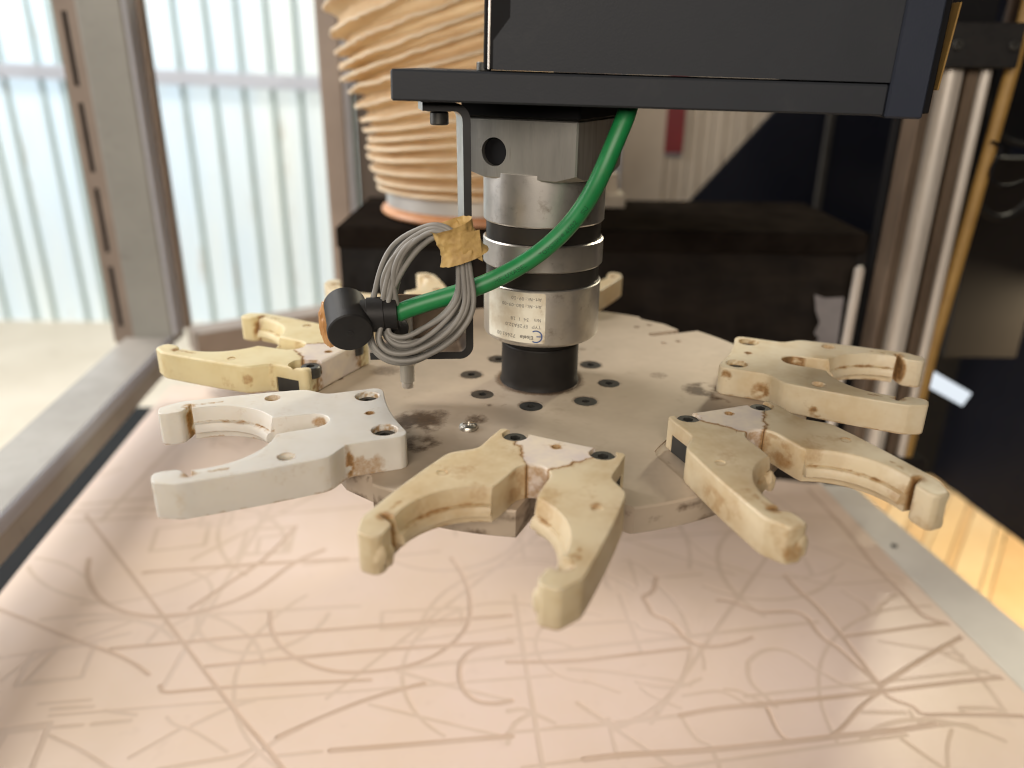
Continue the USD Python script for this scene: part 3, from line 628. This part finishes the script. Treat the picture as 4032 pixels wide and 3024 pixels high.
# rating label, upside down on the lower housing
RL = 33.62; TH_R = math.radians(-88.0)
def curl(v, r):
    """x of v runs leftwards round the housing from the label's right edge, y of v runs downwards from the label's upper (bottom-most) line."""
    th = TH_R - v[:, 0] / RL; rr_ = r + v[:, 2]
    return np.c_[rr_ * np.cos(th), rr_ * np.sin(th), 34.0 - v[:, 1]]
def on_housing(shape2d, depth, r):
    m = prism(shape2d, 0, depth); m = man(m).refine_to_length(1.2); v, f, _ = meshkit.arrays(m)
    return trimesh.Trimesh(curl(v, r), f, process=False)
lab = sg.box(0, -28.4, 38, 0).buffer(-1.6).buffer(1.6)
obj('rating_label', on_housing(lab, .08, RL - .05), M['label'], mot)
def txt(s, h, x, y, bold=False):
    m = meshkit.text_mesh(s, h, 0.04, bold); m.apply_translation([x, y, 0]); return m
def curled(m, r): return trimesh.Trimesh(curl(np.asarray(m.vertices), r), m.faces, process=False)
inkm = cat(txt('Eisele', 2.0, 6.2, -4.2, True), txt('72461 00', 2.0, 16.5, -4.2), txt('TYP', 1.9, 2.2, -10.4), txt('EF2EA32.0', 1.9, 9.5, -10.4), txt('Nm    34   i   18', 1.8, 2.2, -14.2), txt('Art-Nr.: B80-09-00', 1.75, 2.2, -21.8), txt('Art-Nr.: 09-10', 1.75, 2.2, -25.8))
obj('label_print', curled(inkm, RL + .035), M['ink'], mot, smooth=False)
th = np.radians(np.linspace(60, 300, 40)); ringp = sg.LineString(np.c_[4.9 + 3.3 * np.cos(th), -4.0 + 3.3 * np.sin(th)]).buffer(.36)
obj('label_logo', on_housing(ringp.union(sg.box(1.6, -4.3, 4.6, -3.75)), .05, RL + .03), M['inkblue'], mot, smooth=False)

# ------------------------------------------------------------------ machine head above
hd = thing('machine_head', 'big dark grey machine head hanging over the carousel with thick base plate', 'machine head', (40, 0, 160))
PIV = (-73, 0, 167)
T = lambda m: roty(m, 1.0, PIV)
obj('base_plate', T(cbox(-73.5, 152.5, -62, 75, 160.4, 174.0, 0.9)), M['head'], hd)
fc = sg.Polygon([(-27.2, 174.8), (152.5, 174.8), (152.5, 262), (-20, 262), (-20, 196.5), (-27.2, 187.0)])
front = prism(fc, 0, 3); v = front.vertices.copy(); front = trimesh.Trimesh(np.c_[v[:, 0], -62.0 + v[:, 2], v[:, 1]][:, [0, 1, 2]], front.faces[:, ::-1], process=False)
obj('front_cover', T(front), M['head'], hd, smooth=False)
obj('cover_box', T(cbox(-31.6, 152.3, -58.9, 74, 174.8, 262, 0.6)), M['black'], hd)
obj('cover_rim', T(cbox(-29.6, -28.6, -59.6, -58.95, 174.9, 262, 0.2)), M['bracketface'], hd)
obj('end_bracket', T(cbox(153.1, 170.5, -62, 74, 159.6, 262, 0.9)), M['headblue'], hd)
obj('end_plate', T(cat(cbox(171, 180, -48, 74, 161.5, 262, 0.6))), M['black'], hd)
obj('end_trim', T(roty(cbox(183.5, 184.3, -44, -30, 172, 210, 0.2), 3, (184, 0, 172))), M['ochre'], hd)
sc = man(cyl((-31.5, -55, 174.1), (-31.5, -55, 178.0), 3.4, 28, .4)); obj('cap_screw', T(sc), M['screw'], hd)

# ------------------------------------------------------------------ sensor bracket and sensor
br = thing('sensor_bracket', 'bent flat steel bracket hanging from the head plate, left of the motor', 'bracket', (-50, -34, 30))
path = [(-61, 157.2), (-47, 157.2)] + [(-46 + 6 * math.sin(a), 151.2 + 6 * math.cos(a)) for a in np.linspace(.1, 1.47, 9)] + [(-39.9, 150), (-39.6, 90), (-39.3, 38)] + [(-45.3 + 6 * math.cos(a), 37 - 6 * math.sin(a)) for a in np.linspace(.1, 1.47, 9)] + [(-47, 31), (-93, 29.8)]
band = sg.LineString(path).buffer(1.9, cap_style=2, join_style=1)
bm = prism(band, 0, 22); v = bm.vertices.copy()
bm = trimesh.Trimesh(np.c_[v[:, 0] - 0.21 * v[:, 2], -46 + v[:, 2], v[:, 1]], bm.faces[:, ::-1], process=False)
core = trimesh.Trimesh(np.c_[v[:, 0] - 0.21 * (v[:, 2] * .04), -46.02 + v[:, 2] * .04, v[:, 1]], bm.faces, process=False)
obj('bent_strip', trimesh.Trimesh(bm.vertices + [-.17, .88, 0], bm.faces, process=False), M['bracketface'], br, smooth=25)
obj('back_plate', cbox(-88, -41.5, -27.2, -25, 33, 59, .4), M['rustrail'], br)
obj('front_edge', core, M['bracket'], br, smooth=25)  # thin front slab in a darker colour than the strip
bh = man(cyl((-54, -36, 148.4), (-54, -36, 154.6), 4.6, 32, .6)); obj('cap_screw', bh - hexcut(-54, -36, 147, 151.5, 2.3), M['screw'], br)
obj('washer', cyl((-54, -36, 154.7), (-54, -36, 155.3), 6.2, 32, .15), M['bracket'], br)
se = thing('proximity_sensor', 'slim grey steel proximity sensor pointing down through the bracket tab', 'sensor', (-74.5, -37, 9))
obj('sensor_barrel', cyl((-74.5, -38, 12.5), (-74.5, -38, 52), 4.0, 36, .3), M['alu2'], se)
obj('sensing_face', cyl((-74.5, -38, 9), (-74.5, -38, 12.6), 3.4, 32, .5), M['alu'], se)
obj('lock_nut', m3.Manifold.cylinder(3.4, 8.2, 8.2, 6).rotate((0, 0, 12)).translate((-74.5, -38, 24.4)), M['steel'], se, smooth=20)
obj('lock_nut', m3.Manifold.cylinder(3.4, 8.2, 8.2, 6).rotate((0, 0, 40)).translate((-74.5, -38, 32.4)), M['steel'], se, smooth=20)

# ------------------------------------------------------------------ green cable with plug
gc = thing('green_cable', 'thick green printed cable curving from the head to a black angled plug', 'cable', (-40, -55, 60))
GP = spline([(-75.5, -59, 58.2), (-59.6, -58.5, 64.2), (-36.2, -56.5, 71.5), (-21.0, -54.5, 78.1), (-4.7, -52, 88.0), (11.2, -51, 103.0), (23.6, -53, 124.0), (31.6, -51, 143.6), (37.0, -46, 157.0), (38.6, -42, 163)], 120)
GR = 4.6
obj('jacket', tube(GP, GR, 28), M['green'], gc, smooth=60)
gs = np.concatenate([[0], np.cumsum(np.linalg.norm(np.diff(GP, axis=0), axis=1))])
def on_cable(m, s0, rot):
    v = np.asarray(m.vertices); s = s0 + v[:, 0]
    C_ = np.stack([np.interp(s, gs, GP[:, k]) for k in range(3)], 1); Tn = np.stack([np.interp(s, gs, np.gradient(GP, axis=0)[:, k]) for k in range(3)], 1); Tn /= np.linalg.norm(Tn, axis=1, keepdims=True)
    fwd = np.array([0.0, -0.93, 0.36]); fwd = fwd - Tn * (Tn @ fwd)[:, None]; fwd /= np.linalg.norm(fwd, axis=1, keepdims=True); sd = np.cross(fwd, Tn)
    a = rot + v[:, 1] / GR; r = GR + .03 + v[:, 2]
    return trimesh.Trimesh(C_ + fwd * (r * np.cos(a))[:, None] + sd * (r * np.sin(a))[:, None], m.faces, process=False)
def cable_text(s, h, s0, rot):
    m = meshkit.text_mesh(s, h, .03); m = man(m).refine_to_length(1.0) if False else m
    return on_cable(m, s0, rot)
obj('cable_print', cat(cable_text('HELUKABEL', 2.3, 52, -.62), cable_text('TOPSERV\u00ae 4502', 2.3, 78, -.62), cable_text('SU', 2.3, 108, -.62)), M['greenink'], gc, smooth=False)
pf, pb = np.array([-96.5, -75, 52.5]), np.array([-103.5, -52, 61.0])
pc = pf * .45 + pb * .55
ax = unit(pb - pf)
obj('plug_head', tube(np.array([pf - ax * .01, pf, pf + ax * .8, pf + ax * 5, pf + ax * 5.6, pb - ax * 1, pb]), np.array([2.2, 10.6, 11.2, 11.2, 10.7, 10.7, 9.8]), 48), M['plug'], gc, smooth=35)
obj('end_dimple', cyl(pf - ax * .25, pf + ax * .1, 1.6, 24, .1), M['plug'], gc)
pe = np.array([-75.2, -59, 58.4]); d = unit(pe - pc)
obj('plug_sleeve', tube(np.array([pc, pc + d * 10, pc + d * 10.4, pe - d * 7, pe - d * 6.8, pe - d * .5, pe]), np.array([7.6, 8.2, 8.9, 8.9, 8.2, 8.2, 5.4]), 40), M['plug'], gc, smooth=35)
obj('plug_socket', cyl((-82, -54, 50.5), (-77, -44, 44.5), 6.2, 32, .6), M['plug'], gc)

# ------------------------------------------------------------------ coil of grey sensor cable
co = thing('grey_cable_coil', 'hanging coil of thin grey sensor cable bundled with yellow masking tape', 'cable coil', (-60, -62, 37))
base = spline([(-44.7, -63, 97), (-40.6, -64, 80), (-41.0, -65.5, 66), (-47.4, -67, 54.9), (-59.6, -67.5, 45), (-73.5, -66, 40.0), (-82.8, -63.5, 43.6), (-83.4, -60.5, 55.3), (-78.2, -58, 76.5), (-71.9, -57, 89.5), (-61.3, -58, 98), (-51.3, -61, 101)], 100, True)[:-1]
cen = base.mean(0); rg = np.random.default_rng(12)
offs = []
for k in range(11):
    a, rad = k * 2.39996, 1.5 * math.sqrt(k + .3) 
    offs.append((rad * math.cos(a), rad * math.sin(a)))
tw = np.linspace(0, 2 * np.pi, len(base), endpoint=False)
Tn = np.roll(base, -1, 0) - np.roll(base, 1, 0); Tn /= np.linalg.norm(Tn, axis=1, keepdims=True)
N1 = base - cen; N1 -= Tn * (N1 * Tn).sum(1)[:, None]; N1 /= np.linalg.norm(N1, axis=1, keepdims=True); N2 = np.cross(Tn, N1)
pinch = 0.42 + 0.75 * np.clip(np.minimum(tw, 2 * np.pi - tw) / 1.3, 0, 1)
for k, (o1, o2) in enumerate(offs):
    ph, am = rg.uniform(0, 6.28), rg.uniform(.6, 2.6)
    w1_ = (o1 + am * np.sin(tw * rg.integers(1, 3) + ph) * (np.abs(np.sin(tw / 2)))) * pinch; w2_ = (o2 + am * .8 * np.cos(tw * rg.integers(1, 3) + ph) * np.abs(np.sin(tw / 2))) * pinch
    sc_ = 1 + rg.uniform(-.13, .07) * np.sin(tw / 2) ** 2
    Q = cen + (base - cen) * sc_[:, None] + N1 * w1_[:, None] + N2 * w2_[:, None]
    obj('cable_loop', tube(spline(Q[::4], 110, True), 1.38, 10), M['grey'], co, smooth=60)
for pts in ([(-79, -58, 62), (-82, -59.5, 74), (-76, -60, 87), (-66, -60, 95.5), (-54, -60, 99)], [(-74.6, -59, 58), (-76, -61, 70), (-75.5, -61.5, 82), (-70.5, -61, 91.5), (-60, -60, 98.5)]):
    obj('cable_loop', tube(spline(pts, 50), 1.38, 10), M['grey'], co, smooth=60)
# tape wrap
ta = np.linspace(0, 2 * np.pi, 64, endpoint=False); rows = np.linspace(-1, 1, 22); V = []
ad = unit([.38, .05, -.92]) ; a1_ = unit(np.cross(ad, [0, 1, 0])); a2_ = np.cross(ad, a1_); tc = np.array([-43.8, -62.6, 96.6])
for q in rows:
    rad = 8.0 + 1.3 * q ** 2 + 1.4 * max(0, q)
    for a in ta:
        p = tc + ad * (q * 8.6 + 1.2 * math.sin(a * 1 + .6)) + a1_ * rad * 1.15 * math.cos(a) + a2_ * rad * .72 * math.sin(a); V.append(p)
V = np.array(V); n = fbm(V, 5, 5) - .5; n3 = np.abs(fbm(V * [1.6, 1, .5], 4, 9) - .5)
dirs = V - tc; dirs -= ad * (dirs @ ad)[:, None]; dirs /= np.linalg.norm(dirs, axis=1, keepdims=True)
V = V + dirs * (3.2 * n + 4.0 * n3)[:, None]
k = 64; i = np.arange(k); j = (i + 1) % k; F = []
for q in range(21): F += [np.c_[q * k + i, (q + 1) * k + j, q * k + j], np.c_[q * k + i, (q + 1) * k + i, (q + 1) * k + j]]
obj('tape_wrap', trimesh.Trimesh(V, np.vstack(F), process=False), M['tape'], co, smooth=40)
fl = sg.Polygon([(0, 0), (9, 1.5), (10.5, -14), (6, -11), (1, -10)])
fm = prism(fl, 0, .35); fm = man(fm).refine_to_length(1.2); v, f, _ = meshkit.arrays(fm); v = v + np.c_[0 * v[:, 0], 0 * v[:, 0], 1.6 * (fbm(np.c_[v[:, 0], v[:, 1], 0 * v[:, 0]], 4, 3) - .5)]
obj('tape_flap', trimesh.Trimesh(np.c_[-42.0 + v[:, 0], -69.5 + .28 * v[:, 0] - v[:, 2], 101.5 + v[:, 1]], f, process=False), M['tape'], co, smooth=40)
lbv = cbox(-49, -40.5, -41.2, -40.8, 42.5, 59, .1); obj('paper_flag', lbv, M['label'], co, label='small grey printed flag on the cable')
tm = cat(txt('CE', 2.6, 0, 0), txt('202 0004', 1.5, -3.2, -5.0)); v = np.asarray(tm.vertices)
obj('flag_print', trimesh.Trimesh(np.c_[-42.6 - v[:, 0], -41.24 - v[:, 2], 54.5 - v[:, 1]], tm.faces, process=False), M['ink'], co, smooth=False)
# crumpled brown tape behind the plug
bl = trimesh.creation.icosphere(4, 1.0); dv = bl.vertices.copy(); fold = 1 + .5 * (fbm(dv * 9, 5, 4) - .5) + .5 * np.abs(fbm(dv * [14, 9, 5], 4, 6) - .5)
bl.vertices = dv * fold[:, None] * [5.2, 4.2, 12.5] + np.array([-112.5, -50, 49.5])
tag(obj('crumpled_tape', bl, M['browntape'], smooth=25), 'crumpled scrap of shiny brown tape stuck behind the black plug', 'tape scrap')
# ------------------------------------------------------------------ dust hose behind
ho = thing('dust_hose', 'wide cream pleated fabric dust hose bending left behind the head', 'hose', (-57, 440, 22))
nf, na = 17, 220
zs, rsx = [], []
rows_ = 17 * 12
V = []; WV = []; an = np.linspace(0, 2 * np.pi, na, endpoint=False)
for q in range(rows_ + 1):
    t = q / rows_; ss = t * nf + .22 * math.sin(t * 19)
    zc = 50 + 255 * (0.72 * t + 0.28 * t ** 2.0); tilt = math.radians(19) * sstep(-.05, .8, t); cx = -55 - 62 * t ** 1.55
    ph = (ss % 1.0); wav = abs(2 * ph - 1); WV.append(wav)
    R0 = 96 + 6 * t + (14.0 + 3 * math.sin(7 * math.floor(ss + .5))) * (1 - wav) ** 1.5 * (1 if t > .03 else t / .03)
    pts = np.c_[R0 * np.cos(an), R0 * np.sin(an), np.zeros(na)]
    ns = fbm(np.c_[pts[:, :2], np.full(na, 60 * math.floor(ss) + 9 * ph)], 38, 21) - .5; ns2 = fbm(np.c_[pts[:, :2], np.full(na, 90 * math.floor(ss + .5))], 9, 27) - .5
    pts[:, 2] += ns2 * (6.5 * sstep(.1, .7, t) + 2.0) * (1 - wav) + ns * 3 * t; pts[:, :2] *= (1 + .07 * ns * (1 - .3 * wav) + .035 * ns2)[:, None]
    ct, st_ = math.cos(tilt), math.sin(tilt)
    V.append(np.c_[cx + pts[:, 0] * ct - pts[:, 2] * st_ * 1.0, 440 + pts[:, 1], zc + pts[:, 0] * st_ + pts[:, 2] * ct])
hoops = [V[q] for q in range(2, rows_ - 1) if WV[q] < WV[q - 1] and WV[q] <= WV[q + 1] and WV[q] < .2]
V = np.vstack(V); i = np.arange(na); j = (i + 1) % na; F = []
for q in range(rows_): F += [np.c_[q * na + i, q * na + j, (q + 1) * na + j], np.c_[q * na + i, (q + 1) * na + j, (q + 1) * na + i]]
obj('pleated_sleeve', trimesh.Trimesh(V, np.vstack(F), process=False), M['hose'], ho, smooth=32)
for h in hoops:
    hq = h[::2] + .5 * (np.roll(h[::2], 1, 0) + np.roll(h[::2], -1, 0) - 2 * h[::2])
    obj('highlight_hoop', tube(np.vstack([hq, hq[:2]]), 1.9, 8, False), M['ridge_light'], ho, smooth=60)  # added hoops, their pale colour stands in for ridge highlights
obj('clamp_band', lathe([(94, 36), (101.5, 36), (101.5, 50), (94, 50)], 120, (-55, 440, 0)), M['band'], ho)
obj('bottom_lip', lathe([(90, 27), (106, 27), (107.5, 29), (106.5, 32), (101, 35.8), (90, 35.8)], 120, (-55, 440, 0)), M['copper'], ho)

# ------------------------------------------------------------------ gantry behind the carousel
ga = thing('black_gantry_beam', 'black gantry beam with wrinkled cloth skirt behind the carousel', 'gantry beam', (100, 420, -300))
obj('beam', cbox(-196, 340, 345, 540, 2, 24, 2), M['ledge'], ga)
def cloth(x0, x1, zt, zb, y, nx=160, nz=50, amp=8, seed=1, scallop=0):
    X, Tt = np.meshgrid(np.linspace(x0, x1, nx), np.linspace(0, 1, nz)); zbx = zb + scallop * (fbm(np.c_[X[0], 0 * X[0], 0 * X[0]], 30, seed) - .5)
    Z = zt + (zbx[None, :] - zt) * Tt
    Y = y + amp * (fbm(np.c_[X.ravel(), Z.ravel() * .5, 0 * X.ravel()], 40, seed).reshape(X.shape) - .5) * (0.3 + Tt)
    m = lambda yy: np.c_[X.ravel(), yy.ravel(), Z.ravel()]
    V = np.vstack([m(Y), m(Y + 2)]); n = nx * nz; q = (np.arange(nz - 1)[:, None] * nx + np.arange(nx - 1)[None]).ravel()
    F = np.vstack([np.c_[q, q + nx + 1, q + 1], np.c_[q, q + nx, q + nx + 1]]); F = np.vstack([F, F[:, ::-1] + n])
    return trimesh.Trimesh(V, F, process=False)
obj('cloth_skirt', cloth(-194, -60, 4, -56, 350, amp=18, seed=4, scallop=22), M['rubber'], ga, smooth=60)
obj('long_skirt', cloth(-62, 336, 3, -262, 354, amp=16, seed=9), M['skirt'], ga, smooth=60)
tag(obj('white_block', cat(cbox(84, 104, 492, 512, 24, 62, 1.5), cbox(82, 112, 478, 516, 24, 39, 1.5)), M['cab']), 'small pale stepped block on the beam just right of the motor', 'block')

# ------------------------------------------------------------------ cabinet behind right
cb = thing('cream_cabinet', 'cream ribbed cabinet with red sticker seen under the head', 'cabinet', (290, 905, -100))
obj('plain_side', cbox(158, 231, 900, 960, -76, 260, 2), M['cab'], cb)
for k in range(9): obj('rib_panel', cbox(232 + k * 19, 250 + k * 19, 904 + (k % 2) * 1.5, 958, -74, 260, 1.5), M['cab'], cb)
obj('red_sticker', cbox(228, 258, 895.5, 899.3, 46, 190, .5), M['red'], cb)
obj('sticker_end', cbox(229, 257, 895.6, 899.2, 40, 45.5, .5), M['paper'], cb)
obj('corner_edge', cbox(150, 157.5, 894, 930, -60, 260, 1), M['girt'], cb)
tag(obj('dark_side_panel', cbox(120, 148, 880, 899, -75, 260, 1), M['brownframe']), 'narrow dark brown upright left of the cream cabinet', 'upright')
bd = sg.Polygon([(228, -70), (377, 108), (520, 280), (700, 280), (700, -70)])
bp = prism(bd, 0, 12); v = bp.vertices.copy()
tag(obj('slanted_guard', trimesh.Trimesh(np.c_[v[:, 0], 838 + v[:, 2], v[:, 1]], bp.faces[:, ::-1], process=False), M['navy'], smooth=False), 'dark navy guard plate with slanted edge covering the cabinet', 'guard plate')
tag(obj('thin_upright', cbox(449, 459, 790, 800, -58, 260, 1), M['slate']), 'thin grey upright strip in front of the navy guard', 'upright')
tag(obj('shelf_beam', cbox(115, 700, 640, 870, -100, -76.5, 2), M['skirt']), 'dim brown ledge below the cream cabinet', 'ledge')
tag(obj('dark_machine_side', cat(cbox(470, 1900, 1000, 1020, -1100, 360, 2)), M['black']), 'black machine wall filling the right background', 'machine wall')
tag(obj('black_side_cover', rail_along((640, 640), (1000, -260), 0, 20, -1000, 600, 2), M['navy']), 'dark machine cover along the right edge above the pine planks', 'machine cover') if False else None

# ------------------------------------------------------------------ guide column at right
gc_ = thing('guide_column', 'bright steel guide rods and brown rails standing right of the carousel', 'guide column', (365, 310, -300))
obj('brown_rail', cbox(344, 353.5, 300, 330, -204, 330, 1), M['rustrail'], gc_)
obj('guide_rod', cyl((369, 311, -204), (369, 311, 178.5), 11.4, 48, .6), M['chrome'], gc_)
obj('flat_rail', cbox(382.5, 392, 304, 330, -204, 178, .8), M['rustrail'], gc_)
obj('guide_rod', cyl((398.5, 306, -204), (398.5, 306, 178.2), 5.2, 40, .6), M['chrome'], gc_)
obj('dark_backing', cbox(341, 412, 332, 345, -204, 330, 1), M['black'], gc_)
obj('rod_foot', cbox(318, 424, 296, 348, -236, -204.5, 2), M['skirt'], gc_)
obj('rod_clamp', cbox(352, 416, 290, 331, 178.7, 215, 1.5), M['plug'], gc_)
for bx in (360, 408): obj('clamp_bolt', man(cyl((bx, 286.5, 197), (bx, 290.2, 197), 4.2, 24, .5)) - m3.Manifold.cylinder(3, 2.2, 2.2, 6).rotate((90, 0, 0)).translate((bx, 288.5, 197)), M['screw'], gc_)
tag(obj('short_rod', cyl((331, 333, -203), (331, 333, -6), 5.0, 40, 3), M['chrome']), 'short bright steel rod left of the tall guide rods', 'rod')
tag(obj('thin_rail', cbox(341.5, 345.5, 318, 330, -300, 45, .5), M['rustrail']), 'thin dull rail between the short rod and guide rods', 'rail') if False else None
tag(obj('ochre_conduit', tube(np.array([(424, 306, 330), (421, 306, 178), (414, 306, 40), (407, 306, -80), (404, 306, -203)]), 6.2, 24), M['ochre'], smooth=60), 'ochre yellow conduit leaning beside the steel guide rods', 'conduit')
tag(obj('hanging_wire', tube(spline([(412, 296, 118), (422, 296, 108), (417, 295, 92), (424, 296, 82), (455, 298, 86), (480, 300, 104)], 50), 1.3, 8), M['black'], smooth=60), 'thin black wire hanging off the ochre conduit', 'wire')
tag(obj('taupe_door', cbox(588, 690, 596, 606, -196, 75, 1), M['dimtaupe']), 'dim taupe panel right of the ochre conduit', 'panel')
pp = sg.Polygon([(293, -38), (304, -42), (324, -41), (326, -96), (300, -94), (305, -86), (299, -80), (303, -68), (297, -56)])
pm = prism(pp, 0, .6); v = pm.vertices.copy()
tag(obj('torn_sheet', trimesh.Trimesh(np.c_[v[:, 0], 341 + v[:, 2] + .05 * (v[:, 0] - 310), v[:, 1]], pm.faces[:, ::-1], process=False), M['paper'], smooth=False), 'torn grey sheet hanging left of the short steel rod', 'torn sheet')
em = usdkit.material(stage, '/World/Looks/daylit_gap', {'e': ('emission', {'color': (0.86, 0.93, 1.0), 'strength': 0.95})}, [], surface='e.emission')
dg = sg.Polygon([(520, -179), (580, -211), (572, -229), (506, -195), (513, -190)])
dm = prism(dg, 0, 3); v = dm.vertices.copy()
tag(obj('daylight_gap', trimesh.Trimesh(np.c_[v[:, 0], 500 + v[:, 2], v[:, 1]], dm.faces[:, ::-1], process=False), em, smooth=False), 'small bright daylight opening in the dark right of the carousel', 'opening')
tag(obj('dark_cover', rail_along((838, 1100), (960, 380), -22, -2, -640, 60, 2), M['navy']), 'dark machine cover beyond the pine boards', 'machine cover')
cl = thing('hanging_cables', 'three dark cables drooping in the shade right of the guide column', 'cables', (500, 470, -150))
for k, pts in enumerate(([(455, 470, 330), (462, 468, 160), (490, 466, 60), (540, 470, 20), (600, 480, 90), (640, 490, 330)], [(480, 480, 330), (478, 480, 150), (470, 478, 0), (480, 478, -150)], [(520, 490, 330), (505, 486, 190), (530, 482, 110), (585, 484, 100), (640, 490, 200)])):
    obj('cable', tube(spline(pts, 60), 4.0 - .6 * k, 10), M['rubber'], cl, smooth=60)
rb = thing('rusty_bracket', 'rusty brown bracket with two bolts above the ochre conduit', 'bracket', (460, 345, 190))
obj('plate', cbox(428, 520, 340, 350, 190, 262, 1.5), M['rustdim'], rb)
for bx in (446, 500): obj('hex_bolt', m3.Manifold.cylinder(6, 7, 7, 6).rotate((90, 0, 0)).translate((bx, 339.8, 214)), M['screw'], rb, smooth=20)
